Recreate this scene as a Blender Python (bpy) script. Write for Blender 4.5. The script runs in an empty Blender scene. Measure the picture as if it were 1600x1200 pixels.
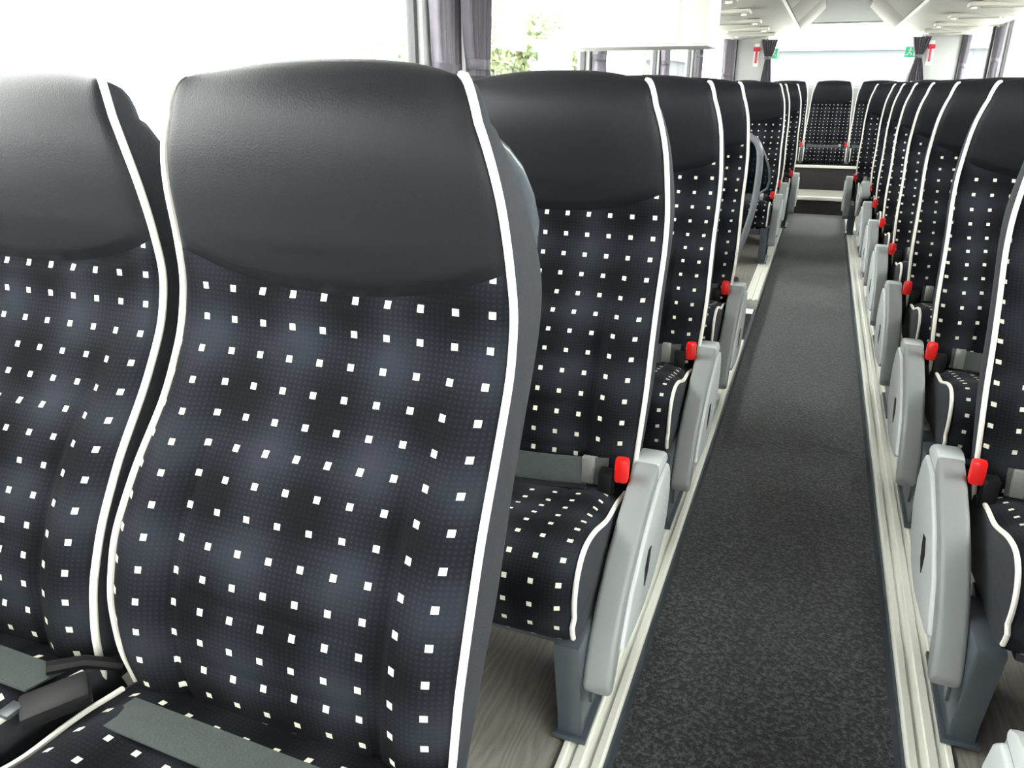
import bpy, bmesh, math, random
from mathutils import Vector, Matrix
random.seed(7)
C = bpy.context.scene
COL = C.collection
H = 1.12            # eye height over the seat platform

# ------------------------------------------------------------------ camera
th, ps = math.radians(21.22), math.radians(21.11)
F = Vector((-math.sin(ps)*math.cos(th), math.cos(ps)*math.cos(th), -math.sin(th)))
R = Vector((math.cos(ps), math.sin(ps), 0)); U = R.cross(F)
cam_d = bpy.data.cameras.new('camera'); cam = bpy.data.objects.new('camera', cam_d); COL.objects.link(cam)
cam_d.sensor_width = 36; cam_d.lens = 27.0; cam_d.clip_start = .02; cam_d.clip_end = 300
cam.matrix_world = Matrix(((R.x, U.x, -F.x, 0), (R.y, U.y, -F.y, 0), (R.z, U.z, -F.z, H), (0, 0, 0, 1)))
C.camera = cam
# ------------------------------------------------------------------ world / exposure
w = bpy.data.worlds.new('overcast'); C.world = w; w.use_nodes = True
bg = w.node_tree.nodes['Background']
bg.inputs[0].default_value = (1, .985, .955, 1); bg.inputs[1].default_value = 6.0
C.view_settings.view_transform = 'Standard'; C.view_settings.look = 'None'
C.view_settings.gamma = 1; C.view_settings.use_curve_mapping = False
C.view_settings.exposure = 1.7

# ------------------------------------------------------------------ materials
def nodes(name):
    m = bpy.data.materials.new(name); m.use_nodes = True
    nt = m.node_tree; return m, nt, nt.nodes['Principled BSDF']
def N(nt, t, **kw):
    n = nt.nodes.new(t)
    for k, v in kw.items():
        if k == 'inp':
            for i, x in v.items(): n.inputs[i].default_value = x
        else: setattr(n, k, v)
    return n
def math_(nt, op, a, b=None, c=None):
    n = nt.nodes.new('ShaderNodeMath'); n.operation = op
    for i, x in enumerate((a, b, c)):
        if x is None: continue
        if isinstance(x, (int, float)): n.inputs[i].default_value = x
        else: nt.links.new(x, n.inputs[i])
    return n.outputs[0]
def mix(nt, f, a, b):
    n = nt.nodes.new('ShaderNodeMix'); n.data_type = 'RGBA'
    for i, x in ((0, f), (6, a), (7, b)):
        if isinstance(x, (int, float, tuple)): n.inputs[i].default_value = x
        else: nt.links.new(x, n.inputs[i])
    return n.outputs[2]
def plain(name, col, rough=.5, metal=0, noise=0, scale=40, bump=0, sheen=0, spec=.5, bscale=None):
    m, nt, b = nodes(name)
    tc = N(nt, 'ShaderNodeTexCoord')
    nz = N(nt, 'ShaderNodeTexNoise', inp={'Scale': scale, 'Detail': 3})
    nt.links.new(tc.outputs['Object'], nz.inputs['Vector'])
    c2 = tuple(min(1, x*(1+noise)) for x in col)+(1,); c1 = tuple(x*(1-noise) for x in col)+(1,)
    nt.links.new(mix(nt, nz.outputs[0], c1, c2), b.inputs['Base Color'])
    b.inputs['Roughness'].default_value = rough; b.inputs['Metallic'].default_value = metal
    b.inputs['Specular IOR Level'].default_value = spec
    if sheen:
        b.inputs['Sheen Weight'].default_value = sheen; b.inputs['Sheen Roughness'].default_value = .5
    if bump:
        n2 = N(nt, 'ShaderNodeTexNoise', inp={'Scale': bscale or scale*4, 'Detail': 2})
        nt.links.new(tc.outputs['Object'], n2.inputs['Vector'])
        bp = N(nt, 'ShaderNodeBump', inp={'Strength': bump, 'Distance': .002})
        nt.links.new(n2.outputs[0], bp.inputs['Height']); nt.links.new(bp.outputs[0], b.inputs['Normal'])
    return m
def dotted_fabric():
    m, nt, b = nodes('dotted_plush')
    uv = N(nt, 'ShaderNodeUVMap'); sp = N(nt, 'ShaderNodeSeparateXYZ'); nt.links.new(uv.outputs[0], sp.inputs[0])
    u, v = sp.outputs[0], sp.outputs[1]
    def cell(x, half):
        f = math_(nt, 'FRACT', x); d = math_(nt, 'ABSOLUTE', math_(nt, 'SUBTRACT', f, .5))
        return math_(nt, 'LESS_THAN', d, half)
    dot = math_(nt, 'MULTIPLY', cell(u, .095), cell(v, .105))
    # fine woven squares
    def fine(x, k):
        f = math_(nt, 'FRACT', math_(nt, 'MULTIPLY', x, k)); return math_(nt, 'GREATER_THAN', math_(nt, 'ABSOLUTE', math_(nt, 'SUBTRACT', f, .5)), .27)
    weave = math_(nt, 'MAXIMUM', fine(u, 6.5), fine(v, 6.5))
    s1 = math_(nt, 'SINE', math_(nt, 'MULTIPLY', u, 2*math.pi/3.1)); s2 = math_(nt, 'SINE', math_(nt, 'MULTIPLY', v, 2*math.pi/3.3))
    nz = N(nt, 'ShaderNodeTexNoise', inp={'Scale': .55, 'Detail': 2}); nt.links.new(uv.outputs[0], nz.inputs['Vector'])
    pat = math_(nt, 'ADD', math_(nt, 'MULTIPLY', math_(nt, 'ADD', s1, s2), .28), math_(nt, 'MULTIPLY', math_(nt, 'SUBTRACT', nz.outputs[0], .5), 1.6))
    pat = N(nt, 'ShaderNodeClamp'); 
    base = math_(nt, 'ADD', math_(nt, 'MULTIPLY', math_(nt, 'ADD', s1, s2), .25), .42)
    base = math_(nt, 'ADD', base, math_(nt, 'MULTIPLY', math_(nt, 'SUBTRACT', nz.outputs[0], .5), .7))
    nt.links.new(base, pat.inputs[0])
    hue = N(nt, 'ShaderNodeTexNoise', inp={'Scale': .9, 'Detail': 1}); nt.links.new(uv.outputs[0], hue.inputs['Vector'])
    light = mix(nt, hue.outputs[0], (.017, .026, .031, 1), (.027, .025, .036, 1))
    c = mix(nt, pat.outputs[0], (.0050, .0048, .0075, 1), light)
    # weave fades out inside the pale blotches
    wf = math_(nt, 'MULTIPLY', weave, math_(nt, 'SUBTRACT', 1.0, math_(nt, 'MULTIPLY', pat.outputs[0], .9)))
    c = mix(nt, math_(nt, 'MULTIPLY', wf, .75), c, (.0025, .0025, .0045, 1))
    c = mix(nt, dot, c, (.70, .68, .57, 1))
    nt.links.new(c, b.inputs['Base Color'])
    b.inputs['Roughness'].default_value = .85; b.inputs['Specular IOR Level'].default_value = .10
    b.inputs['Sheen Weight'].default_value = .01; b.inputs['Sheen Roughness'].default_value = .4
    bp = N(nt, 'ShaderNodeBump', inp={'Strength': .25, 'Distance': .001})
    nt.links.new(weave, bp.inputs['Height']); nt.links.new(bp.outputs[0], b.inputs['Normal'])
    return m
def carpet():
    m, nt, b = nodes('aisle_carpet'); tc = N(nt, 'ShaderNodeTexCoord')
    a = N(nt, 'ShaderNodeTexNoise', inp={'Scale': 105, 'Detail': 3, 'Roughness': .75}); nt.links.new(tc.outputs['Object'], a.inputs['Vector'])
    r = N(nt, 'ShaderNodeValToRGB'); r.color_ramp.elements[0].position = .46; r.color_ramp.elements[1].position = .66
    r.color_ramp.elements[0].color = (.005, .005, .009, 1); r.color_ramp.elements[1].color = (.105, .105, .118, 1)
    nt.links.new(a.outputs[0], r.inputs[0]); nt.links.new(r.outputs[0], b.inputs['Base Color'])
    b.inputs['Roughness'].default_value = .9; b.inputs['Sheen Weight'].default_value = .42
    b.inputs['Specular IOR Level'].default_value = .25
    bp = N(nt, 'ShaderNodeBump', inp={'Strength': .8, 'Distance': .004})
    nt.links.new(a.outputs[0], bp.inputs['Height']); nt.links.new(bp.outputs[0], b.inputs['Normal'])
    return m
def woodfloor():
    m, nt, b = nodes('oak_vinyl'); tc = N(nt, 'ShaderNodeTexCoord')
    mp = N(nt, 'ShaderNodeMapping', inp={'Scale': (9, 1.6, 1)}); nt.links.new(tc.outputs['Object'], mp.inputs[0])
    wv = N(nt, 'ShaderNodeTexWave', inp={'Scale': 2.2, 'Distortion': 14, 'Detail': 3, 'Detail Scale': 1.2}); nt.links.new(mp.outputs[0], wv.inputs['Vector'])
    mp2 = N(nt, 'ShaderNodeMapping', inp={'Scale': (120, 5, 1)}); nt.links.new(tc.outputs['Object'], mp2.inputs[0])
    n2 = N(nt, 'ShaderNodeTexNoise', inp={'Scale': 2, 'Detail': 5}); nt.links.new(mp2.outputs[0], n2.inputs['Vector'])
    f = math_(nt, 'ADD', math_(nt, 'MULTIPLY', wv.outputs['Fac'], .35), math_(nt, 'MULTIPLY', n2.outputs[0], .65))
    nt.links.new(mix(nt, f, (.17, .155, .135, 1), (.36, .34, .30, 1)), b.inputs['Base Color'])
    b.inputs['Roughness'].default_value = .42
    return m
def glass():
    m = bpy.data.materials.new('window_glass'); m.use_nodes = True; nt = m.node_tree; nt.nodes.clear()
    o = N(nt, 'ShaderNodeOutputMaterial'); t = N(nt, 'ShaderNodeBsdfTransparent', inp={0: (.96, .98, .97, 1)})
    g = N(nt, 'ShaderNodeBsdfGlossy', inp={'Roughness': .02}); lw = N(nt, 'ShaderNodeLayerWeight', inp={'Blend': .5}); pw = math_(nt, 'POWER', lw.outputs['Facing'], 4.0); fr = nt.nodes.new('ShaderNodeMath'); fr.operation = 'MULTIPLY_ADD'; nt.links.new(pw, fr.inputs[0]); fr.inputs[1].default_value = .5; fr.inputs[2].default_value = .03
    mx = N(nt, 'ShaderNodeMixShader'); nt.links.new(fr.outputs[0], mx.inputs[0]); nt.links.new(t.outputs[0], mx.inputs[1]); nt.links.new(g.outputs[0], mx.inputs[2])
    nt.links.new(mx.outputs[0], o.inputs[0]); return m
def smoked():
    m = bpy.data.materials.new('smoked_acrylic'); m.use_nodes = True; nt = m.node_tree; nt.nodes.clear()
    o = N(nt, 'ShaderNodeOutputMaterial'); t = N(nt, 'ShaderNodeBsdfTransparent', inp={0: (.30, .36, .42, 1)})
    g = N(nt, 'ShaderNodeBsdfGlossy', inp={'Roughness': .08}); lw = N(nt, 'ShaderNodeLayerWeight', inp={'Blend': .5}); pw = math_(nt, 'POWER', lw.outputs['Facing'], 4.0); fr = nt.nodes.new('ShaderNodeMath'); fr.operation = 'MULTIPLY_ADD'; nt.links.new(pw, fr.inputs[0]); fr.inputs[1].default_value = .5; fr.inputs[2].default_value = .04
    mx = N(nt, 'ShaderNodeMixShader'); nt.links.new(fr.outputs[0], mx.inputs[0]); nt.links.new(t.outputs[0], mx.inputs[1]); nt.links.new(g.outputs[0], mx.inputs[2])
    nt.links.new(mx.outputs[0], o.inputs[0]); return m
def railmat():
    return plain('brushed_aluminium', (.88, .88, .80), .5, .1, 0, 12)
def leafmat():
    m, nt, b = nodes('leaves'); tc = N(nt, 'ShaderNodeTexCoord')
    nz = N(nt, 'ShaderNodeTexNoise', inp={'Scale': 1.3, 'Detail': 4}); nt.links.new(tc.outputs['Object'], nz.inputs['Vector'])
    nt.links.new(mix(nt, nz.outputs[0], (.065, .100, .030, 1), (.155, .185, .090, 1)), b.inputs['Base Color'])
    b.inputs['Roughness'].default_value = .6; b.inputs['Subsurface Weight'].default_value = 0
    return m
M = dict(
    fabric=dotted_fabric(), leather=plain('charcoal_leather', (.0105, .0112, .0150), .46, 0, .12, 5, .2, 0, .17, 420),
    side=plain('side_fabric', (.030, .033, .040), .85, 0, .15, 90, .3, .03, .2), shell=plain('shell_plastic', (.040, .046, .055), .35, 0, .1, 20),
    grab=plain('grab_plastic', (.065, .078, .09), .28, 0, .05, 10), piping=plain('white_piping', (.84, .82, .75), .45, 0, .03, 60),
    arm=plain('armrest_grey', (.25, .265, .27), .48, 0, .05, 15, .1), armside=plain('armrest_cover_grey', (.50, .53, .54), .4, 0, .04, 15),
    leg=plain('slate_powder_coat', (.060, .074, .090), .28, 0, .12, 8), red=plain('red_button', (.75, .012, .012), .3),
    belt=plain('belt_webbing', (.050, .060, .060), .55, 0, .2, 60, .3, 0, .5), black=plain('black_plastic', (.007, .007, .008), .5, spec=.2),
    tongue=plain('steel_tongue', (.55, .55, .53), .3, .7), dark=plain('dark_recess', (.015, .016, .018), .6),
    carpet=carpet(), wood=woodfloor(), rail=railmat(), riser=plain('dark_carpet_riser', (.030, .027, .028), .9, 0, .4, 120),
    cream=plain('cream_plastic', (.62, .61, .54), .5, 0, .02, 4), grey=plain('wall_grey', (.47, .49, .48), .6, 0, .03, 6),
    white=plain('white_panel', (.86, .86, .82), .5), liner=plain('ceiling_felt', (.42, .41, .38), .85, 0, .05, 30),
    frame=plain('window_rubber', (.045, .045, .05), .6), glass=glass(), smoked=smoked(),
    curtain=plain('grey_curtain', (.23, .21, .25), .85, 0, .1, 30, .2, .2), curtain2=plain('dark_curtain', (.12, .11, .135), .85, 0, .1, 30, .2, .2),
    tube=plain('grey_handrail_enamel', (.20, .21, .24), .25), lamp=plain('lens_white', (.95, .95, .9), .2),
    slot=plain('vent_grey', (.34, .33, .29), .6), green=plain('exit_green', (.02, .62, .30), .4), hammer=plain('hammer_red', (.55, .02, .05), .4),
    leaf=leafmat(), bark=plain('bark', (.10, .08, .06), .9, 0, .3, 20), asphalt=plain('yard_concrete', (.34, .34, .33), .9, 0, .1, 2),
    build=plain('pale_render', (.080, .090, .098), .8), bwin=plain('far_window', (.060, .072, .084), .5), body=plain('bus_body_white', (.7, .7, .7), .4),
)

# ------------------------------------------------------------------ mesh helpers
def mesh_obj(name, verts, faces, mat, parent=None, uvs=None, smooth=True, loc=None, sharp=None):
    me = bpy.data.meshes.new(name); me.from_pydata([tuple(v) for v in verts], [], faces)
    me.materials.append(mat)
    if uvs:
        ul = me.uv_layers.new(name='UVMap')
        for l in me.loops: ul.data[l.index].uv = uvs[l.vertex_index]
    if smooth:
        me.polygons.foreach_set('use_smooth', [True]*len(me.polygons))
        if sharp: me.set_sharp_from_angle(angle=math.radians(sharp))
    me.update()
    o = bpy.data.objects.new(name, me); COL.objects.link(o)
    if parent: o.parent = parent
    if loc: o.location = loc
    return o
def fixn(o):
    bm = bmesh.new(); bm.from_mesh(o.data); bmesh.ops.recalc_face_normals(bm, faces=bm.faces); bm.to_mesh(o.data); bm.free(); return o
class MB:
    def __init__(s): s.v = []; s.f = []
    def add(s, v, f):
        n = len(s.v); s.v += [tuple(x) for x in v]; s.f += [tuple(i+n for i in q) for q in f]; return s
    def box(s, x0, x1, y0, y1, z0, z1):
        v = [(x, y, z) for z in (z0, z1) for y in (y0, y1) for x in (x0, x1)]
        return s.add(v, [(0, 2, 3, 1), (4, 5, 7, 6), (0, 1, 5, 4), (2, 6, 7, 3), (0, 4, 6, 2), (1, 3, 7, 5)])
    def prism_x(s, poly, x0, x1):      # poly = (y,z) ring, extruded along x
        n = len(poly); v = [(x0, y, z) for y, z in poly]+[(x1, y, z) for y, z in poly]
        return s.add(v, [tuple(range(n)), tuple(range(2*n-1, n-1, -1))]+[(i, n+i, n+(i+1) % n, (i+1) % n) for i in range(n)])
    def prism_y(s, poly, y0, y1):      # poly = (x,z) ring
        n = len(poly); v = [(x, y0, z) for x, z in poly]+[(x, y1, z) for x, z in poly]
        return s.add(v, [tuple(range(n)), tuple(range(2*n-1, n-1, -1))]+[(i, n+i, n+(i+1) % n, (i+1) % n) for i in range(n)])
    def tube(s, pts, r, n=8, flat=None):
        P = [Vector(p) for p in pts]; rings = []; up = None
        for i, p in enumerate(P):
            d = (P[min(i+1, len(P)-1)]-P[max(i-1, 0)]).normalized()
            if up is None: up = Vector((0, 0, 1)) if abs(d.z) < .9 else Vector((1, 0, 0))
            a = (up-d*up.dot(d)).normalized(); up = a; b = d.cross(a)
            rr = r[i] if isinstance(r, (list, tuple)) else r
            rings.append([p+a*math.cos(2*math.pi*k/n)*rr+b*math.sin(2*math.pi*k/n)*rr*(flat or 1) for k in range(n)])
        v = [q for g in rings for q in g]; f = []
        for i in range(len(P)-1):
            for k in range(n): f.append((i*n+k, i*n+(k+1) % n, (i+1)*n+(k+1) % n, (i+1)*n+k))
        f += [tuple(range(n-1, -1, -1)), tuple((len(P)-1)*n+k for k in range(n))]
        return s.add(v, f)
    def build(s, name, mat, parent=None, smooth=False, bevel=0, seg=2, loc=None):
        o = mesh_obj(name, s.v, s.f, mat, parent, smooth=False, loc=loc)
        bm = bmesh.new(); bm.from_mesh(o.data)
        bmesh.ops.recalc_face_normals(bm, faces=bm.faces)
        if bevel:
            ed = [e for e in bm.edges if len(e.link_faces) == 2 and e.calc_face_angle(0) > math.radians(25)]
            bmesh.ops.bevel(bm, geom=ed, offset=bevel, segments=seg, profile=.6, affect='EDGES', clamp_overlap=True)
        bm.to_mesh(o.data); bm.free()
        if smooth or bevel:
            o.data.polygons.foreach_set('use_smooth', [True]*len(o.data.polygons)); o.data.set_sharp_from_angle(angle=math.radians(40))
        return o
def tag(o, label=None, cat=None, group=None, kind=None):
    if label: o['label'] = label
    if cat: o['category'] = cat
    if group: o['group'] = group
    if kind: o['kind'] = kind
    return o
def thing(name, label, cat, loc=(0, 0, 0), group=None, rotz=0):
    o = bpy.data.objects.new(name, None); COL.objects.link(o); o.location = loc; o.rotation_euler = (0, 0, rotz)
    o.empty_display_size = .1
    return tag(o, label, cat, group)
KIDS = {}
def kids(o): return [c for c in bpy.data.objects if c.parent == o]
def copy_tree(o, parent=None):
    c = o.copy(); COL.objects.link(c)
    if parent: c.parent = parent
    for ch in KIDS.setdefault(o.name, kids(o)): copy_tree(ch, c)
    return c
def interp(tab, x):
    if x <= tab[0][0]: return tab[0][1]
    for (a, va), (b, vb) in zip(tab, tab[1:]):
        if x <= b:
            t = (x-a)/(b-a); return va+(vb-va)*t
    return tab[-1][1]
def smooth_tab(tab, n=60, it=3):
    a, b = tab[0][0], tab[-1][0]; xs = [a+(b-a)*i/n for i in range(n+1)]; ys = [interp(tab, x) for x in xs]
    for _ in range(it*6): ys = [ys[0]]+[(ys[i-1]+2*ys[i]+ys[i+1])/4 for i in range(1, n)]+[ys[-1]]
    return list(zip(xs, ys))

# ------------------------------------------------------------------ room shell
XL, XR, Y0, Y1 = -1.385, 1.44, -4.2, 10.15      # inner faces of the side walls and of the rear wall
def struct(o): o['kind'] = 'structure'; return o
# aisle
AL, AR = -.219, .283
mb = MB().box(AL-.02, AR+.02, Y0, 8.25, -.12, -.06)
struct(mb.build('floor', M['carpet']))['label'] = 'black speckled carpet running down the aisle'
f2 = struct(MB().box(XL, AL-.07, Y0, 3.62, -.10, 0).box(XL, AL-.07, 4.36, Y1, -.10, 0).box(XL, XL+.12, 3.62, 4.36, -.10, 0).build('floor', M['wood'])); f2['label'] = 'oak patterned vinyl platform under the left seats'
f3 = struct(MB().box(AR+.07, XR, Y0, Y1, -.10, 0).build('floor', M['wood'])); f3['label'] = 'oak patterned vinyl platform under the right seats'
# stairwell of the side door: two dark treads
st = struct(MB().box(XL, -.30, 3.62, 4.36, -.62, -.56).box(XL+.45, -.30, 3.66, 4.33, -.56, -.32).box(-.30, -.24, 3.62, 4.36, -.62, -.07).box(XL, -.24, 3.56, 3.62, -.62, -.1).box(XL, -.24, 4.36, 4.42, -.62, -.1).build('trim_1', M['riser'], bevel=.006)); st['label'] = 'dark steps down to the side door'
def rail(x0, x1, ya, yb, side):
    # aluminium extrusion with a lip at the aisle side and two shallow grooves
    wd = x1-x0
    pts = [(0, -.05), (0, .004), (.004, .008), (.016, .008), (.018, .002), (.034, .002), (.036, .008), (.050, .008), (.052, .003), (.066, .003), (.068, .008), (wd, .008), (wd, -.05)]
    poly = [(x1-a, z) if side < 0 else (x0+a, z) for a, z in pts]
    return MB().prism_y(poly, ya, yb)
for n_, (x0, x1, ya, yb, sd, lb) in enumerate([(AL-.076, AL, Y0, 3.60, -1, 'pale aluminium floor rail left of the aisle, nearest the camera'),
                               (AL-.076, AL, 4.38, 8.2, -1, 'pale aluminium floor rail left of the aisle, beyond the stairwell'),
                               (AR, AR+.076, Y0, 8.2, 1, 'pale aluminium floor rail along the right side of the aisle')]):
    o = rail(x0, x1, ya, yb, sd).build('floor_rail', M['rail']); tag(o, lb, 'rail', 'aluminium seat rails')
for n_, (x0, x1, s) in enumerate([(AL, AL+.006, 'left'), (AR-.006, AR, 'right')]):
    o = MB().box(x0, x1, Y0, 8.2, -.06, -.008).build('baseboard_'+s, M['leg']); struct(o)['label'] = 'narrow dark riser between carpet and '+s+' rail'
# rear step and podium
o = MB().box(AL-.03, AR+.03, 8.22, 8.9, -.12, .095).build('trim_2', M['riser'], bevel=.004); struct(o)['label'] = 'dark carpeted step at the end of the aisle'
o2 = MB().box(AL-.025, AR+.025, 8.26, 8.86, .095, .102).build('tread', M['slot'], o)
o2 = MB().box(AL-.03, AR+.03, 8.205, 8.262, .075, .107).build('nosing', M['rail'], o, bevel=.004)
o = MB().box(XL, XR, 8.88, Y1, 0, .335).build('trim_3', M['riser'], bevel=.004); struct(o)['label'] = 'dark carpeted riser under the rear bench'
MB().box(-.42, .49, 8.865, 8.885, .322, .350).build('nosing', M['rail'], o, bevel=.003)

# side walls: lower panel, pillars, header; windows with rubber frames and panes
PIL = [(-4.2, -3.1), (-1.35, -1.05), (2.70, 3.08), (4.88, 5.13), (7.05, 7.30), (8.85, 9.05), (9.34, 9.40)]
ZB, ZT = H+.0, H+.62
def wall(side):
    ZB = H
    x = XL if side < 0 else XR; s = -1 if side < 0 else 1
    xo = x+s*.07; mb = MB()
    a, b = min(x, xo), max(x, xo)
    LOW = .12                      # the near windows reach a little lower
    mb.box(a, b, Y0, 2.70, 0, ZB-.03-LOW); mb.box(a, b, 2.70, Y1, 0, ZB-.03)
    mb.box(a, b, Y0, Y1, ZT, H+1.1)
    for y0, y1 in PIL:
        if y1 > y0: mb.box(a, b, y0, y1, ZB-.03-LOW, ZT)
    nm = 'left' if s < 0 else 'right'
    o = mb.build('wall_'+nm, M['grey']); struct(o)['label'] = 'light grey side wall panel and window pillars on the '+nm
    # heating duct along the wall foot
    dx = (x+.0, x+.09) if s < 0 else (x-.09, x)
    ps_ = [p for p in PIL if p[1] > p[0]]
    for i in range(len(ps_)-1):
        y0, y1 = ps_[i][1], ps_[i+1][0]; ZB = H-(LOW if y1 < 2.8 else 0)
        fw = .025; xc0, xc1 = (x-.05, x-.02) if s < 0 else (x+.02, x+.05)
        f = MB().box(xc0, xc1, y0, y0+fw, ZB-.03, ZT).box(xc0, xc1, y1-fw, y1, ZB-.03, ZT).box(xc0, xc1, y0, y1, ZB-.03, ZB-.01).box(xc0, xc1, y0, y1, ZT-.02, ZT)
        wn[0] += 1
        f = f.build('window_%d' % wn[0], M['frame']); struct(f)['label'] = 'side window pane in black rubber frame, %s side' % nm
        xm = (xc0+xc1)/2
        MB().box(xm-.003, xm+.003, y0+fw, y1-fw, ZB-.01, ZT-.02).build('pane', M['glass'], f)
wn = [0]
wall(-1); wall(1)
# rear wall: low wall, two pillars, header, rear window
mb = MB().box(XL, XR, Y1, Y1+.08, 0, H-.02).box(-1.09, -.76, Y1, Y1+.08, H-.02, H+1.1).box(.89, 1.275, Y1, Y1+.08, H-.02, H+1.1).box(XL, -1.09, Y1, Y1+.08, ZT, H+1.1).box(1.275, XR, Y1, Y1+.08, ZT, H+1.1)
mb.prism_x([(Y1, H+.67), (Y1+.08, H+.67), (Y1+.08, H+1.1), (Y1-.45, H+1.1), (Y1-.40, H+.98), (Y1-.10, H+.76)], -.78, .91)
o = mb.build('wall_rear', M['grey'], bevel=.01); struct(o)['label'] = 'pale grey rear wall with pillars either side of the rear window'
for k in range(2):
    xx = -.18+k*.47
    MB().box(xx-.02, xx+.02, Y1-.125, Y1-.10, H+.775, H+.80).box(xx+.04, xx+.05, Y1-.125, Y1-.10, H+.775, H+.80).build('switch_mark', M['slot'], o)
f = MB().box(-.76, -.735, Y1+.02, Y1+.06, H-.02, H+.67).box(.865, .89, Y1+.02, Y1+.06, H-.02, H+.67).box(-.76, .89, Y1+.02, Y1+.06, H-.02, H+.0).box(-.76, .89, Y1+.02, Y1+.06, H+.65, H+.67)
wn[0] += 1
f = f.build('window_%d' % wn[0], M['grey']); struct(f)['label'] = 'wide bright rear window'
MB().box(-.735, .865, Y1+.037, Y1+.043, H, H+.65).build('pane', M['glass'], f)
for sx, xa, xb in ((-1, XL, -1.09), (1, XR, 1.275)):
    # angled corner window between the side wall and the rear pillar
    wn[0] += 1
    d = Vector((xb-xa, Y1-9.40, 0)); L = d.length; d.normalize()
    nrm = Vector((-d.y, d.x, 0))
    def bar(mb, t0, t1, z0, z1, w_):
        P = [Vector((xa, 9.40, 0))+d*t+nrm*k for t, k in ((t0, -w_), (t1, -w_), (t1, w_), (t0, w_))]
        v = [(p.x, p.y, z0) for p in P]+[(p.x, p.y, z1) for p in P]
        return mb.add(v, [(3, 2, 1, 0), (4, 5, 6, 7), (0, 1, 5, 4), (1, 2, 6, 5), (2, 3, 7, 6), (3, 0, 4, 7)])
    mb = MB(); bar(mb, 0, .03, H-.03, ZT, .02); bar(mb, L-.03, L, H-.03, ZT, .02); bar(mb, 0, L, H-.03, H-.01, .02); bar(mb, 0, L, ZT-.02, ZT, .02)
    f = mb.build('window_%d' % wn[0], M['frame']); struct(f)['label'] = 'angled corner window at the %s rear' % ('left' if sx < 0 else 'right')
    bar(MB(), .03, L-.03, H-.01, ZT-.02, .003).build('pane', M['glass'], f)
# front bulkhead with the windscreen
mb = MB().box(XL, XR, Y0-.08, Y0, 0, H-.15).box(XL, XR, Y0-.08, Y0, H+.75, H+1.1).box(XL, XL+.1, Y0-.08, Y0, H-.15, H+.75).box(XR-.1, XR, Y0-.08, Y0, H-.15, H+.75)
struct(mb.build('wall_front', M['grey']))['label'] = 'front bulkhead around the windscreen'
wn[0] += 1
f = MB().box(XL+.1, XR-.1, Y0-.06, Y0-.02, H-.15, H-.12).box(XL+.1, XR-.1, Y0-.06, Y0-.02, H+.72, H+.75).build('window_%d' % wn[0], M['frame']); struct(f)['label'] = 'windscreen behind the camera'
MB().box(XL+.1, XR-.1, Y0-.043, Y0-.037, H-.12, H+.72).build('pane', M['glass'], f)
# ceiling
XM = .045
poly = [(XL, H+1.1), (XL, H+1.02), (-.30, H+1.0), (XM, H+1.03), (.39, H+1.0), (XR, H+1.02), (XR, H+1.1)]
o = MB().prism_y(poly, Y0, Y1).build('ceiling', M['liner']); struct(o)['label'] = 'grey felt ceiling between the luggage racks'
# luggage racks
def rack(s, ya, yb, label):
    e = -.39 if s < 0 else .57; xo = XL+.02 if s < 0 else XR-.02; i = -.17 if s < 0 else .31
    k = 1 if s > 0 else -1
    und = [(xo, H+.60), (xo, H+.545), (xo-k*.06, H+.515), (xo-k*.30, H+.50), (e+k*.28, H+.535), (e+k*.03, H+.548), (e, H+.555), (e-k*.004, H+.575), (i, H+.80), (i, H+1.0), (xo, H+1.0)]
    r = thing('luggage_rack', label, 'luggage rack', (xo, ya, H+.5), 'overhead luggage racks')
    und = [(x-xo, z-H-.5) for x, z in und]
    # underside + body
    b = MB().prism_y(und, 0, yb-ya).build('rack_body', M['cream'], r, bevel=.006)
    # face panel (aisle side lids), a little proud
    n = int(round((yb-ya)/1.56)); L = (yb-ya)/n
    for j in range(n):
        q = [(e-k*.006-xo, .08), (i-k*.004-xo, .298), (i-k*.018-xo, .298), (e-k*.02-xo, .078)]
        MB().prism_y(q, j*L+.006, (j+1)*L-.006).build('lid', M['liner'], r, bevel=.003)
    y = ya
    j = 0
    while True:
        y = 1.62+.985*j-.0; j += 1
        if y > yb-.1: break
        if y < ya+.1: continue
        xm = (-.84 if s < 0 else 1.03)-xo
        zc = .018 if s < 0 else .018
        u_ = MB()
        u_.box(xm-.22, xm+.22, y-ya-.09, y-ya+.09, zc-.018, zc+.012)
        p = u_.build('service_unit', M['cream'], r, bevel=.012)
        MB().box(xm-.15, xm+.13, y-ya-.016, y-ya+.03, zc-.026, zc-.014).build('air_slot', M['slot'], p, bevel=.005)
        MB().tube([(xm+.17, y-ya+.01, zc-.030), (xm+.17, y-ya+.01, zc-.012)], .022, 12).build('reading_lamp', M['lamp'], p, bevel=.003)
        MB().tube([(xm-.185, y-ya+.01, zc-.030), (xm-.185, y-ya+.01, zc-.012)], .020, 12).build('reading_lamp', M['lamp'], p, bevel=.003)
    return r
rack(-1, 4.35, 10.12, 'long cream luggage rack along the left ceiling, beyond the white hanging unit')
rack(-1, Y0+.1, 2.3, 'cream luggage rack over the left seats near the camera')
rack(1, Y0+.1, 10.12, 'long cream luggage rack along the right ceiling')
# round service caps near the rear header
for k, x in enumerate((-.16, .30)):
    o = MB().tube([(x, Y1-1.45, H+1.02), (x, Y1-1.45, H+.955)], [.13, .10], 20).build('ceiling_vent', M['cream'], bevel=.01)
    tag(o, 'round cream ceiling vent beside the %s luggage rack' % ('left', 'right')[k], 'vent', 'ceiling vents')
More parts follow.
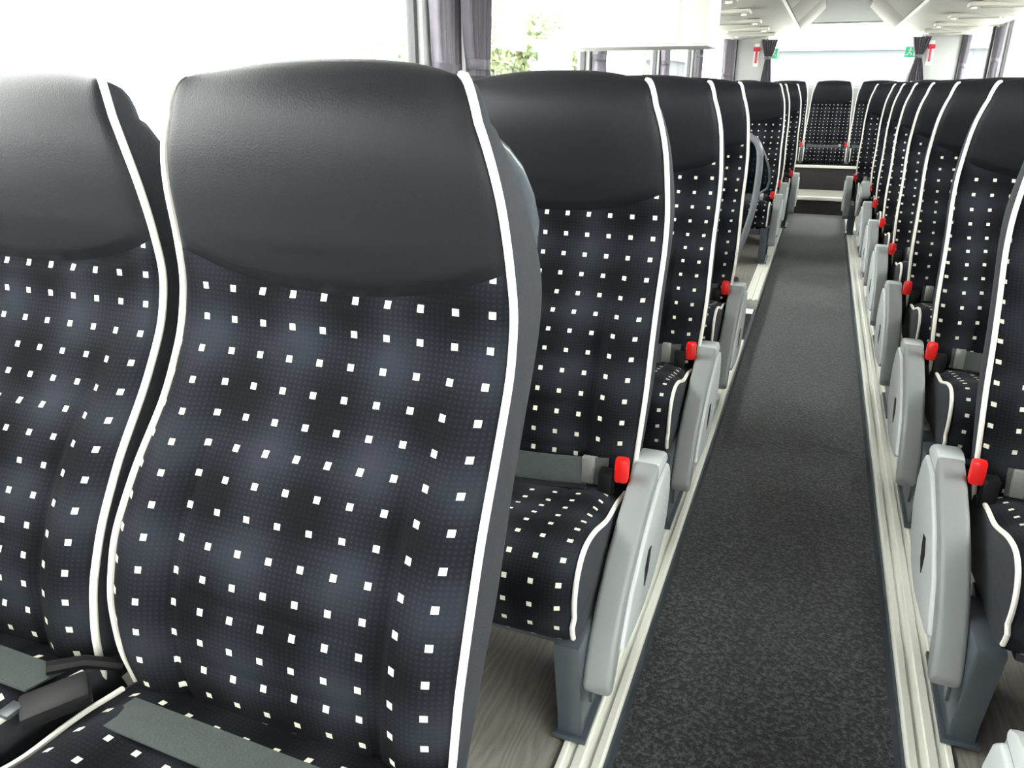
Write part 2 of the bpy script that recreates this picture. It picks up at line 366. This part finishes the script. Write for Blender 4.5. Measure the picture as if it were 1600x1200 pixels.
# hanging white unit over the stairwell
u_ = thing('overhead_unit', 'large white hanging unit under the left luggage rack above the side door', 'overhead unit', (-.55, 3.93, H+.17))
MB().box(-.72, 0, 0, .36, 0, .85).build('unit_body', M['white'], u_, bevel=.015)
MB().box(-.70, -.14, -.012, .002, .012, .83).build('front_panel', M['white'], u_, bevel=.006)
MB().box(-.128, -.004, -.006, .002, .01, .83).build('edge_strip', M['cream'], u_, bevel=.004)
for q in range(9): MB().box(-.142, -.128, -.014, -.004, .30+q*.05, .33+q*.05).build('hinge_tooth', M['liner'], u_)

# ------------------------------------------------------------------ curtains
def curtain(x, yc, side, mat, wt, wt2, wb, ztie, label, zt=H+.50, zb=H-.10, along='y', group='tied grey window curtains', tieshow=True):
    s = 1 if side < 0 else -1
    r = thing('curtain', label, 'curtain', (x, yc, zb), group)
    nz, nu = 26, 56; V = []; Fc = []
    for i in range(nz+1):
        z = zb+(zt-zb)*i/nz
        if z < ztie: t = (z-zb)/(ztie-zb); wd = wb+(wt2-wb)*(t**1.6)
        else: t = (z-ztie)/(zt-ztie); wd = wt2+(wt-wt2)*(t**.7)
        for j in range(nu+1):
            q = j/nu-.5; a = q*2*math.pi*6.5
            d = .018*math.sin(a)+.006*math.sin(a*2.3+z*5)
            pos = q*wd
            V.append((s*(.035+d), pos, z-zb) if along == 'y' else (pos, -(.035+d), z-zb))
    for i in range(nz):
        for j in range(nu):
            a = i*(nu+1)+j; Fc.append((a, a+1, a+nu+2, a+nu+1))
    o = mesh_obj('drape', V, Fc, mat, r); md = o.modifiers.new('thick', 'SOLIDIFY'); md.thickness = .003
    if tieshow:
        w2 = wt2/2+.012; pts = []
        for k in range(17):
            a = 2*math.pi*k/16
            pts.append((s*(.035+.034*math.cos(a)), w2*math.sin(a), ztie-zb) if along == 'y' else (w2*math.sin(a), -(.035+.034*math.cos(a)), ztie-zb))
        mb = MB(); n = 17; vv = [(p[0], p[1], p[2]-.018) for p in pts]+[(p[0], p[1], p[2]+.018) for p in pts]
        mb.add(vv, [(k, k+1, n+k+1, n+k) for k in range(n-1)])
        t = mb.build('tieback', M['curtain2'], r, smooth=True); md = t.modifiers.new('thick', 'SOLIDIFY'); md.thickness = .004
    return r
xl, xr = XL+.002, XR-.002
curtain(xl, 2.82, -1, M['curtain'], .20, .17, .20, H+.06, 'pale grey pleated curtain at the near left window pillar')
curtain(xl+.078, 2.93, -1, M['curtain2'], .24, .14, .15, H+.075, 'darker grey curtain bunched beside the near left pillar')
curtain(xl, 5.00, -1, M['curtain'], .26, .18, .22, H+.16, 'grey curtain at the left pillar below the white hanging unit')
curtain(xl, 7.17, -1, M['curtain'], .26, .18, .24, H+.18, 'grey curtain at the second pillar past the white hanging unit')
curtain(xl+.02, 8.98, -1, M['curtain2'], .34, .12, .22, H+.30, 'grey curtain at the left pillar before the rear corner')
curtain(-1.175, 9.98, -1, M['curtain'], .26, .20, .30, H+.12, 'grey curtain gathered in the left rear corner').rotation_euler.z = -.35
curtain(xr-.02, 8.75, 1, M['curtain2'], .26, .13, .24, H+.22, 'dark grey tied curtain at the right window pillar')
curtain(1.315, 9.98, 1, M['curtain2'], .14, .05, .06, H+.20, 'thin curtain in the right rear corner').rotation_euler.z = .25
curtain(xr, 7.17, 1, M['curtain'], .26, .18, .24, H+.18, 'grey curtain at the middle right pillar', zb=H+.045)
curtain(xr, 5.00, 1, M['curtain'], .26, .18, .24, H+.18, 'grey curtain at the right pillar opposite the stairwell', zb=H+.045)
curtain(-.715, Y1-.01, -1, M['curtain2'], .19, .06, .13, H+.30, 'tied grey curtain at the left edge of the rear window', along='x', zt=H+.50)
curtain(.862, Y1-.01, -1, M['curtain2'], .19, .06, .20, H+.30, 'tied grey curtain at the right edge of the rear window', along='x', zt=H+.50)

# emergency hammers and exit stickers
for k, x in enumerate((-.851, .972)):
    r = thing('emergency_hammer', 'red emergency hammer on the %s rear pillar' % ('left', 'right')[k], 'hammer', (x, Y1-.005, H+.33), 'red emergency hammers')
    MB().box(-.03, .03, -.004, .004, -.12, .13).build('holder', M['white'], r, bevel=.002)
    MB().tube([(0, -.025, -.085), (0, -.025, .06)], [.013, .010], 10).build('handle', M['hammer'], r, smooth=True)
    MB().tube([(-.038, -.025, .068), (-.03, -.025, .068), (.03, -.025, .068), (.038, -.025, .068)], [.012, .024, .024, .012], 12).build('head', M['hammer'], r, bevel=.002)
for k, x in enumerate((-.655, .775)):
    r = thing('exit_sticker', 'green emergency exit sticker on the %s side of the rear window' % ('left', 'right')[k], 'sticker', (x, Y1+.028, H+.35), 'green exit stickers')
    MB().box(-.052, .052, -.002, .003, -.055, .055).build('plate', M['green'], r)
    mb = MB()
    mb.tube([(.0, -.004, .036), (.0, -.002, .036)], .009, 10)                      # running figure: head, torso, limbs
    for a, b in [((0, .026), (-.006, -.004)), ((0, .022), (.022, .010)), ((0, .022), (-.022, .012)), ((-.006, -.004), (.016, -.018)), ((.016, -.018), (.012, -.040)), ((-.006, -.004), (-.024, -.030)), ((-.024, -.030), (-.040, -.030))]:
        mb.tube([(a[0], -.003, a[1]), (b[0], -.003, b[1])], .004, 6)
    mb.box(.034, .046, -.004, -.002, -.045, .045)
    mb.build('running_figure', M['white'], r)

# ------------------------------------------------------------------ coach seats
ZN = H-.25                       # height of the neck, where local y = 0
YF = smooth_tab([(-.84, -.196), (-.78, -.203), (-.72, -.211), (-.64, -.205), (-.56, -.178), (-.48, -.128), (-.40, -.063), (-.32, -.018), (-.25, 0), (-.18, -.006), (-.12, -.016), (-.07, -.022), (-.03, -.020), (.0, -.014)], 84, 1)
WW = smooth_tab([(-.84, .232), (-.78, .240), (-.72, .249), (-.64, .255), (-.56, .257), (-.48, .252), (-.40, .246), (-.32, .245), (-.25, .243), (-.18, .238), (-.12, .233), (-.07, .222), (-.03, .207), (0, .190)], 84, 1)
TH = smooth_tab([(-.84, .07), (-.72, .10), (-.60, .135), (-.45, .135), (-.34, .135), (-.27, .140), (-.21, .135), (-.12, .102), (-.07, .078), (-.035, .058), (0, .04)], 84, 1)
ZC = -.035                       # crest roll starts here
def zseam(s): return -.200-.046*(1-abs(s)**2.4)
def front(s, z):
    """front surface of the backrest (local x,y,z) ; z relative to the eye height"""
    if z <= ZC:
        y = interp(YF, z); wd = interp(WW, z); zz = z; ro = 0
    else:                        # roll over the crest
        phi = min((z-ZC)/.075, 1)*math.radians(112)
        r1 = .058
        y = interp(YF, ZC)+r1*(1-.84*abs(s)**4)*(1-math.cos(phi))
        zz = ZC+r1*(1.12-.36*abs(s)**2.6)*math.sin(phi)
        wd = interp(WW, ZC)-.011*phi-.004*(1-math.cos(phi)); ro = 1
    a = abs(s)
    head = max(0, min(1, (z+.245)/.06)); 
    o = -.020*(1-a**2.2)*max(0, min(1, (z+.30)/.12))*(1 if z < ZC else max(0, 1-(z-ZC)/.09))
    tor = max(0, min(1, (-.30-z)/.10))
    bol = math.exp(-((a-.80)/.13)**2)
    o += -.015*bol*tor+.006*(1-a)*tor
    o += .0065*math.exp(-((a-.60)/.028)**2)*max(0, min(1, (-.40-z)/.08))
    if a < .6:
        for zg in (-.43, -.52, -.61, -.70):
            o += .0045*math.exp(-((z-zg-.02*s*s)/.010)**2)*tor*(1-(a/.6)**4)
        o += -.006*tor*(1-(a/.6)**2)
    # seam of the head cover
    o += .010*math.exp(-((z-zseam(s))/.011)**2)*(1-a**8)
    # roll of the fabric into the piping
    o += .010*max(0, (a-.93)/.07)**2
    return (s*wd, y+o, zz+H)
def grid(fn, nu, nv, uvf=None):
    V = []; UVs = []
    for i in range(nv+1):
        for j in range(nu+1):
            V.append(fn(j/nu, i/nv))
            if uvf: UVs.append(uvf(j/nu, i/nv))
    Fc = [(i*(nu+1)+j, i*(nu+1)+j+1, (i+1)*(nu+1)+j+1, (i+1)*(nu+1)+j) for i in range(nv) for j in range(nu)]
    return V, Fc, UVs
ARC = [0]                        # arc length of the torso profile
zs_ = [-.84+i*.005 for i in range(140)]
for a, b in zip(zs_, zs_[1:]): ARC.append(ARC[-1]+math.hypot(b-a, interp(YF, b)-interp(YF, a)))
def arc(z): return interp(list(zip(zs_, ARC)), z)
PU, PV = .0465, .0425
def sgrid(u):                    # denser columns near the seams
    return 2*u-1
def build_seat(sg, name, aisle=True, belt_flat=None, bench=False, dx=0):
    """sg=+1: the aisle lies at local +x ; -1 : at local -x"""
    r = thing(name, '', 'seat')
    # torso: dotted fabric
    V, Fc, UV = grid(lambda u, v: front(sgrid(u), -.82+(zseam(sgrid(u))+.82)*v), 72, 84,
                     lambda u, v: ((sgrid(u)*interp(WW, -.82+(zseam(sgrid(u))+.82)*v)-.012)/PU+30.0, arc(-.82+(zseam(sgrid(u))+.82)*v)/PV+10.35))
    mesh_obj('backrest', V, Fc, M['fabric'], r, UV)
    zt = ZC+.075
    V, Fc, _ = grid(lambda u, v: front(sgrid(u), zseam(sgrid(u))+(zt-zseam(sgrid(u)))*v), 48, 40)
    mesh_obj('headrest', V, Fc, M['leather'], r)
    # side panels and shell
    def edge(s, v):
        z = -.82+(zt+.82)*v; x, y, zz = front(s, z); return x, y, zz, z
    for s in (-1, 1):
        def sp(u, v):
            x, y, zz, z = edge(s, v)
            t = interp(TH, min(z, 0))*(1 if z < ZC else 1)
            if z > ZC: t = max(.004, interp(TH, ZC)*math.sqrt(max(0, 1-((z-ZC)/.075)**2)))
            b = math.sin(math.pi*u)
            yb = y+t*u; zb = zz-(.010*u if z > ZC else 0)
            return (x+s*(.006*b-.012*u*u), yb, zb)
        V, Fc, _ = grid(sp, 6, 60)
        if s > 0: Fc = [tuple(reversed(f)) for f in Fc]
        mesh_obj('side_panel', V, Fc, M['side'], r)
    def back(u, v):
        s = 1-2*u; x, y, zz, z = edge(1 if s > 0 else -1, v); x = abs(x)-.012
        t = interp(TH, min(z, 0))
        if z > ZC: t = max(.004, interp(TH, ZC)*math.sqrt(max(0, 1-((z-ZC)/.075)**2)))
        fy = front(s*.98, z)[1]
        k = 1-abs(s)**3
        if z > ZC: zz = front(s, z)[2]-.010
        return (s*x, max(y+t+.035*k*(1 if z < -.03 else .3), fy+.012), zz)
    V, Fc, _ = grid(back, 20, 60); mesh_obj('back_shell', V, Fc, M['shell'], r)
    # white piping down both edges, hooked over the top corner
    for s in (-1, 1):
        pts = []
        n = 64
        for i in range(n+1):
            z = -.80+(zt-.012+.80)*i/n; x, y, zz = front(s, z); pts.append((x+s*.002, y-.003, zz+(.002 if z > ZC else 0)))
        x, y, zz = pts[-1]; pts += [(x-s*.004, y+.010, zz-.005), (x-s*.005, y+.016, zz-.014)]
        MB().tube(pts, [.0052]*(len(pts)-3)+[.0045, .003, .001], 8).build('piping', M['piping'], r, smooth=True)
    # grab handle at the aisle shoulder
    if aisle and not bench:
        gp = [(-.05, .04, .006), (-.075, .085, .012), (-.10, .12, .016), (-.135, .148, .020), (-.17, .163, .022), (-.20, .162, .020), (-.235, .148, .014), (-.26, .135, .006)]
        MB().tube([(sg*.197, y, z+H) for i, (z, y, _) in enumerate(gp)], [q[2] for q in gp], 16).build('grab_handle', M['grab'], r, smooth=True)
    # cushion -----------------------------------------------------------
    prof = [(-.16, -.775), (-.22, -.762), (-.27, -.748), (-.34, -.735), (-.42, -.720), (-.48, -.708), (-.53, -.706), (-.565, -.720), (-.588, -.750), (-.596, -.790), (-.590, -.835), (-.575, -.870), (-.54, -.885), (-.40, -.89), (-.22, -.90), (-.14, -.88)]
    PP = [Vector((0, y, z)) for y, z in prof]
    # Catmull-Rom refine
    Q = []
    for i in range(len(PP)-1):
        p0, p1, p2, p3 = PP[max(i-1, 0)], PP[i], PP[i+1], PP[min(i+2, len(PP)-1)]
        for k in range(4):
            t = k/4; Q.append(.5*((2*p1)+(p2-p0)*t+(2*p0-5*p1+4*p2-p3)*t*t+(3*p1-p0-3*p2+p3)*t**3))
    Q.append(PP[-1]); cl = [0]
    for a, b in zip(Q, Q[1:]): cl.append(cl[-1]+(b-a).length)
    nQ = len(Q)-1
    cw = .236
    mid = Vector((0, -.38, -.80))
    def cu(u, v):
        i = min(int(round(v*nQ)), nQ); q = Q[i]; s = 2*u-1; a = abs(s)
        up = 1 if i < nQ*.66 else .3
        d = (q-mid).normalized(); k = -.020*max(0, (a-.80)/.20)**2*up
        k += (-.008*(1-(a/.6)**2) if a < .6 else .004*math.exp(-((a-.78)/.12)**2))*(1 if i < nQ*.45 else 0)
        k -= .005*math.exp(-((a-.58)/.03)**2)*(1 if i < nQ*.42 else 0)
        k -= .004*math.exp(-((q.y+.33+.05*(1-s*s))/.012)**2)*(1 if (i < nQ*.4 and a < .58) else 0)
        return (s*cw, q.y+d.y*k, q.z+d.z*k+H)
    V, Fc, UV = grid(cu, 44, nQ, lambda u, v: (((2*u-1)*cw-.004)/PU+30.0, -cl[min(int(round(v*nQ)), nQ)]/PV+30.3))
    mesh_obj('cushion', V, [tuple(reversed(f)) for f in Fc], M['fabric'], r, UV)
    for s in (-1, 1):
        ring = [cu((s+1)/2, i/nQ) for i in range(nQ+1)]; c = (s*(cw+.010), -.38, -.80+H)
        n = len(ring); inner = [((s*(cw+.008)), p[1]*.93+c[1]*.07, p[2]*.93+c[2]*.07) for p in ring]
        V = ring+inner+[c]; Fc = []
        for i in range(n):
            j = (i+1) % n; Fc += [(i, j, n+j, n+i), (n+i, n+j, 2*n)]
        fixn(mesh_obj('cushion_side', V, Fc, M['side'], r))
        pts = [cu((s+1)/2, i/nQ) for i in range(3, int(nQ*.74))]
        MB().tube([(p[0]+s*.003, p[1]-.001, p[2]+.001) for p in pts], .0046, 8).build('cushion_piping', M['piping'], r, smooth=True)
    # pan under the cushion
    MB().box(-.20, .20, -.52, -.14, H-.93, H-.885).build('seat_pan', M['leg'], r, bevel=.01)
    # belt ---------------------------------------------------------------
    if belt_flat:
        # webbing lying flat on the cushion
        V = []; Fc = []; n = 30; wv = .030
        for i in range(n+1):
            t = i/n; x = sg*(belt_flat[0]+(belt_flat[1]-belt_flat[0])*t); yc = -.262+belt_flat[2]-.020*math.sin(t*2.2); zz = H-.728+.012*math.sin(math.pi*t)-.010*(1-t)
            V += [(x, yc-wv, zz-.002), (x, yc+wv, zz-.014), (x, yc+wv, zz-.017), (x, yc-wv, zz-.005)]
        for i in range(n):
            for k in range(4): Fc.append((4*i+k, 4*i+(k+1) % 4, 4*i+4+(k+1) % 4, 4*i+4+k))
        Fc += [(0, 1, 2, 3), (4*n+3, 4*n+2, 4*n+1, 4*n)]
        b = fixn(mesh_obj('seat_belt', V, Fc, M['belt'], r, smooth=False))
        # black buckle and its retractor on the wall side
        q = MB().box(-.024, .024, -.040, .040, -.011, .011).build('buckle', M['black'], b, bevel=.007, loc=(sg*(belt_flat[1]+.042), -.300, H-.738)); q.rotation_euler = (.12, .1*sg, -.65*sg)
        MB().box(-.010, .010, -.018, .006, -.003, .003).build('tongue', M['shell'], b, bevel=.001, loc=(sg*(belt_flat[1]+.010), -.330, H-.735))
        MB().tube([(sg*.235, -.27, H-.728), (sg*.262, -.235, H-.735), (sg*.285, -.200, H-.76)], .009, 8).build('anchor', M['black'], b, smooth=True)
    else:
        V = []; Fc = []; n = 30
        for i in range(n+1):
            t = i/n; x = sg*(.205-.43*t); yc = -.236-.012*math.sin(math.pi*t); zz = H-.718-.010*math.sin(math.pi*t)
            V += [(x, yc-.016, zz-.026), (x, yc, zz+.026), (x, yc+.003, zz+.026), (x, yc-.013, zz-.026)]
        for i in range(n):
            for k in range(4): Fc.append((4*i+k, 4*i+(k+1) % 4, 4*i+4+(k+1) % 4, 4*i+4+k))
        Fc += [(0, 1, 2, 3), (4*n+3, 4*n+2, 4*n+1, 4*n)]
        b = fixn(mesh_obj('seat_belt', V, Fc, M['belt'], r, smooth=False))
        MB().box(-.010, .014, -.010, .004, -.028, .028).build('tongue', M['tongue'], b, bevel=.002, loc=(sg*(.165+dx), -.246, H-.716))
        q = MB().box(-.014, .014, -.016, .016, -.055, .010).build('buckle', M['black'], b, bevel=.004, loc=(sg*(.208+dx*1.2), -.262, H-.715))
        q2 = MB().box(-.012, .016, -.012, .012, -.026, .026).build('buckle', M['red'], b, bevel=.009, loc=(sg*(.236+dx*1.2), -.262, H-.698)); q2.name = 'red_button'
        q2['label'] = 'red release button'
        # spare webbing lying across the cushion root
        MB().tube([(sg*.17, -.275, H-.745), (sg*.05, -.285, H-.752), (-sg*.10, -.28, H-.752), (-sg*.2, -.26, H-.75)], .007, 6, 1.6).build('webbing', M['black'], b, smooth=True)
    if bench: return r
    # leg and armrest on the aisle side ------------------------------------
    if aisle:
        lg = [(-.640+.02, H-.875-H), ]
        poly = [(-.585, .245), (-.545, .05), (-.545, .012), (-.312, .012), (-.312, .04), (-.322, .06), (-.345, .15), (-.42, .245)]
        x0, x1 = sorted((sg*(.205+dx), sg*(.252+dx)))
        l = MB().prism_x(poly, x0, x1).build('leg', M['leg'], r, bevel=.006)
        a, b_ = sorted((sg*(.198+dx), sg*(.262+dx)))
        MB().prism_x([(-.553, .008), (-.553, .020), (-.305, .020), (-.305, .008)], a, b_).build('foot_plate', M['leg'], l, bevel=.003)
        rb = MB().prism_x([(-.50, .22), (-.50, .06), (-.485, .06), (-.40, .22)], *sorted((sg*(.250+dx), sg*(.258+dx)))).build('rib', M['leg'], l, bevel=.002)
        # armrest: padded bar with a round lower cover
        up = [(-.115, -.722), (-.145, -.703), (-.185, -.697), (-.215, -.700), (-.28, -.722), (-.35, -.752), (-.42, -.790), (-.48, -.840), (-.525, -.895), (-.552, -.945), (-.560, -.970)]
        lo = [(-.550, -.990), (-.530, -.995), (-.508, -.975), (-.47, -.905), (-.42, -.860), (-.35, -.822), (-.28, -.798), (-.20, -.780), (-.13, -.775), (-.110, -.750)]
        pv = Vector((0, -.15, H-.76))
        ring = [(y-pv.y, z+H-pv.z) for y, z in up+lo]
        x0, x1 = sorted((sg*(.252+dx), sg*(.302+dx)))
        ar = MB().prism_x(ring, x0, x1).build('armrest', M['arm'], r, bevel=.010, seg=3, loc=pv)
        # lighter top cap at the pivot end
        cp = [(-.113, -.735), (-.117, -.718), (-.145, -.7005), (-.185, -.6945), (-.213, -.698), (-.222, -.735)]
        a, b_ = sorted((sg*(.2505+dx), sg*(.3035+dx)))
        MB().prism_x([(y-pv.y, z+H-pv.z) for y, z in cp], a, b_).build('end_cap', M['armside'], ar, bevel=.008)
        cov = [(-.125, -.735), (-.22, -.735), (-.34, -.785), (-.44, -.85), (-.50, -.93), (-.47, -.945), (-.40, -.955), (-.30, -.965), (-.21, -.955), (-.14, -.925), (-.095, -.87), (-.085, -.81), (-.10, -.76)]
        a, b_ = sorted((sg*(.286+dx), sg*(.309+dx)))
        MB().prism_x([(y-pv.y, z+H-pv.z) for y, z in cov], a, b_).build('side_cover', M['armside'], ar, bevel=.008, seg=3)
        a, b_ = sorted((sg*(.3075+dx), sg*(.3105+dx)))
        MB().prism_x([(y-pv.y, z+H-pv.z) for y, z in [(-.335, -.86), (-.31, -.835), (-.285, -.84), (-.305, -.885), (-.335, -.90)]], a, b_).build('finger_slot', M['dark'], ar)
        a, b_ = sorted((sg*.20, sg*(.256+dx)))
        MB().prism_x([(y-pv.y, z+H-pv.z) for y, z in [(-.11, -.76), (-.16, -.73), (-.2, -.76), (-.2, -.86), (-.11, -.86)]], a, b_).build('hinge', M['black'], ar, bevel=.004)
    else:
        # wall bracket of the window seat
        MB().prism_x([(-.50, .215), (-.42, .02), (-.36, .02), (-.30, .215)], *sorted((-sg*.17, -sg*.20))).build('leg', M['leg'], r, bevel=.004)
    # cross beam below the pan
    MB().box(-.235, .235, -.36, -.30, .165, .205).build('cross_beam', M['leg'], r, bevel=.008)
    return r

LA, LW = build_seat(1, 'coach_seat'), build_seat(1, 'coach_seat', aisle=False)
RA, RW = build_seat(-1, 'coach_seat', dx=.022), build_seat(-1, 'coach_seat', aisle=False)
LA0, LW0 = build_seat(1, 'coach_seat', belt_flat=(-.195, .225, -.010)), build_seat(1, 'coach_seat', aisle=False, belt_flat=(-.225, .245, 0))
BN = build_seat(1, 'coach_seat', bench=True)
used = set()
GRP = 'black dotted coach seats with white piping'
def place(proto, x, y, label, z=0, sx=1):
    if proto.name not in used: used.add(proto.name); o = proto; KIDS[o.name] = kids(o); first[o.name] = True
    else: o = copy_tree(proto)
    o.location = (x, y, z); o.scale = (sx, 1, 1)
    tag(o, label, 'seat', GRP); return o
first = {}
ordn = ['nearest', 'second', 'third', 'fourth', 'fifth', 'sixth', 'seventh', 'eighth', 'ninth']
# copies are taken from untouched prototypes first, prototypes placed last
LX = [-.555, -.519, -.507, -.502, -.508, -.508, -.450]; LY = [.805, 1.585, 2.365, 3.145, 5.90, 6.62, 7.42]
jobs = []
for k in range(7):
    pa, pw = (LA0, LW0) if k == 0 else (LA, LW)
    la = ['large black aisle seat with white piping in the centre foreground, filling the left half',
          'left aisle seat directly behind the big foreground seat, red buckle and full grey armrest visible',
          'left aisle seat, third from the camera', 'left aisle seat, fourth from the camera, just before the stairwell gap',
          'left aisle seat just beyond the stairwell, partly behind the curved grey handrail',
          'left aisle seat, second one beyond the stairwell', 'last left aisle seat before the rear step'][k]
    lw = ['black window seat cut off by the left edge of the picture', 'left window seat behind the big foreground seat',
          'left window seat, third from the camera', 'left window seat, fourth from the camera', 'left window seat just beyond the stairwell',
          'left window seat, second beyond the stairwell', 'last left window seat before the rear bench'][k]
    jobs.append((pa, LX[k], LY[k], la)); jobs.append((pw, -1.100 if k == 0 else -1.052, LY[k], lw))
for k in range(9):
    x = .625 if k < 8 else .550
    la = ['right aisle seat nearest the camera, cut off by the right edge of the picture', 'right aisle seat with its whole red buckle and grey armrest at the lower right'][k] if k < 2 else \
         '%s right aisle seat counted from the camera' % ordn[k]
    if k == 8: la = 'last right aisle seat before the rear step'
    if k == 7: la = 'right aisle seat with its grey armrest folded up, eighth from the camera'
    jobs.append((RA, x, 1.045+.78*k-(.05 if k == 0 else 0), la)); jobs.append((RW, 1.156, 1.045+.78*k, '%s right window seat counted from the camera' % ordn[k]))
bl = ['leftmost seat of the rear bench', 'second seat from the left on the rear bench', 'middle seat of the rear bench at the end of the aisle', 'second seat from the right on the rear bench', 'rightmost seat of the rear bench']
for k in range(5): jobs.append((BN, .036+.454*(k-2), 9.50, bl[k]))
firsts = {}
for j in jobs: firsts.setdefault(j[0].name, j)
made = {}
for j in jobs:
    if firsts[j[0].name] is j: continue
    o = copy_tree(j[0]); o.location = (j[1], j[2], 0); tag(o, j[3], 'seat', GRP); made[j[3]] = o
for j in firsts.values():
    o = j[0]; o.location = (j[1], j[2], 0); tag(o, j[3], 'seat', GRP); made[j[3]] = o
for k in range(5):
    o = made[bl[k]]; o.scale = (.86, 1, .892); o.location.z = .154
# the foreground seat shows no armrest
o = made['black window seat cut off by the left edge of the picture']; o.rotation_euler.x = -.045; o.location.y -= .02
for c in kids(made['large black aisle seat with white piping in the centre foreground, filling the left half']):
    if c.name.startswith('armrest'):
        for g in list(kids(c)): bpy.data.objects.remove(g)
        bpy.data.objects.remove(c); break
# the one armrest left folded up
for c in kids(made['right aisle seat with its grey armrest folded up, eighth from the camera']):
    if c.name.startswith('armrest'): c.rotation_euler = (-.62, 0, 0)

# ------------------------------------------------------------------ stairwell handrail and smoked screen
r = thing('stair_handrail', 'curved grey tube handrail standing between the left seats at the stairwell', 'handrail', (-.33, 4.80, 0))
pts = [(-.085, .02, .02), (-.075, .02, .12), (-.035, .01, .27), (.0, 0, .45), (.010, 0, .60), (.010, 0, .70), (.002, 0, .775), (-.025, 0, .825), (-.06, 0, .845), (-.10, 0, .85), (-.60, 0, .85)]
def cr(P, n=5):
    P = [Vector(p) for p in P]; Q = []
    for i in range(len(P)-1):
        p0, p1, p2, p3 = P[max(i-1, 0)], P[i], P[i+1], P[min(i+2, len(P)-1)]
        for k in range(n):
            t = k/n; Q.append(.5*((2*p1)+(p2-p0)*t+(2*p0-5*p1+4*p2-p3)*t*t+(3*p1-p0-3*p2+p3)*t**3))
    return Q+[P[-1]]
MB().tube(cr(pts), .019, 12).build('tube', M['tube'], r, smooth=True)
MB().tube([(-.085, .02, .002), (-.085, .02, .022)], .045, 16).build('floor_flange', M['leg'], r, bevel=.003)
MB().tube([(-.60, 0, .85), (-.62, 0, .85), (-.75, 0, .84), (-.95, 0, .82)], .019, 12).build('wall_arm', M['tube'], r, smooth=True)
r = thing('smoked_screen', 'smoked plastic screen with rounded corner in front of the seat beyond the stairwell', 'screen', (-.34, 5.08, .0))
cur = [(-.75, .50), (.02, .50), (.06, .53), (.068, .58), (.058, .65), (.03, .72), (-.01, .79), (-.07, .83), (-.75, .83)]
MB().prism_y([(x, z) for x, z in cur], 0, .008).build('panel', M['smoked'], r)
MB().tube([(x, .004, z) for x, z in cur[1:8]], .007, 8).build('edge_trim', M['grab'], r, smooth=True)
MB().tube([(-.30, .004, .02), (-.30, .004, .56)], .016, 10).build('post', M['tube'], r, smooth=True)

# ------------------------------------------------------------------ outside
o = MB().box(-90, 90, -60, 120, -1.75, -1.6).build('ground_outside', M['asphalt']); struct(o)['label'] = 'pale yard outside the windows'
o = MB().box(XL-.075, XR+.075, Y0-.1, Y1+.1, -1.2, -.63).build('trim_4', M['body']); struct(o)['label'] = 'underfloor body of the coach'
def tree(x, y, hgt, rad, label, seed, n=2600):
    rnd = random.Random(seed)
    r = thing('leafy_tree', label, 'tree', (x, y, -1.6), 'green trees outside the left windows')
    MB().tube([(0, 0, 0), (.05, 0, hgt*.3), (-.04, .03, hgt*.6), (0, 0, hgt*.9)], [.12, .09, .06, .02], 8).build('trunk', M['bark'], r, smooth=True)
    for b in range(6):
        a = b*1.05+rnd.random(); L = rad*.75
        MB().tube([(0, 0, hgt*(.35+.07*b)), (math.cos(a)*L*.5, math.sin(a)*L*.5, hgt*(.45+.07*b)), (math.cos(a)*L, math.sin(a)*L, hgt*(.55+.07*b))], [.035, .022, .008], 6).build('branch', M['bark'], r, smooth=True)
    V = []; Fc = []
    lumps = [(rnd.gauss(0, rad*.45), rnd.gauss(0, rad*.45), hgt*(.62+.30*rnd.random()), rad*(.25+.25*rnd.random())) for _ in range(26)]
    for i in range(n):
        cx, cy, cz, cr_ = rnd.choice(lumps)
        d = Vector((rnd.gauss(0, 1), rnd.gauss(0, 1), rnd.gauss(0, .8))).normalized()*cr_*(.5+.6*rnd.random())
        p = Vector((cx, cy, cz))+d; a = Vector((rnd.gauss(0, 1), rnd.gauss(0, 1), rnd.gauss(0, 1))).normalized(); b = a.orthogonal().normalized()
        s = .06+.05*rnd.random(); k = len(V)
        V += [p-a*s, p+b*s*.5, p+a*s, p-b*s*.5]; Fc.append((k, k+1, k+2, k+3))
    tag(mesh_obj('foliage', V, Fc, M['leaf'], r, smooth=False), kind='stuff')
    return r
tree(-7.3, 20.0, 4.0, 2.3, 'green leafy tree seen just right of the near left curtain', 3, 13000)
tree(-8.3, 26.2, 4.8, 2.0, 'lower pale green tree further right behind the left windows', 5, 7000)
tree(-13.5, 29.0, 5.6, 2.4, 'thin sparse tree behind the green ones outside', 9, 1200)
def building(x, y, wd, dp, hg, label, rows, cols):
    r = thing('distant_building', label, 'building', (x, y, -1.6), 'pale buildings outside')
    wl = MB().box(-wd/2, wd/2, 0, dp, 0, hg).build('wall', M['build'], r)
    MB().box(-wd/2-.3, wd/2+.3, -.3, dp+.3, hg, hg+.35).build('roof', M['grey'], r)
    for i in range(rows):
        for j in range(cols):
            cx = -wd/2+(j+.5)*wd/cols; cz = 1.2+i*2.6
            MB().box(cx-wd/cols*.28, cx+wd/cols*.28, -.06, .04, cz, cz+1.3).build('window', M['bwin'], r)
building(2.0, 62, 15, 8, 5.0, 'pale low building with a row of windows seen through the rear window', 1, 4)
building(-14, 50, 9, 8, 4.2, 'pale small building seen through the far left windows', 1, 3)
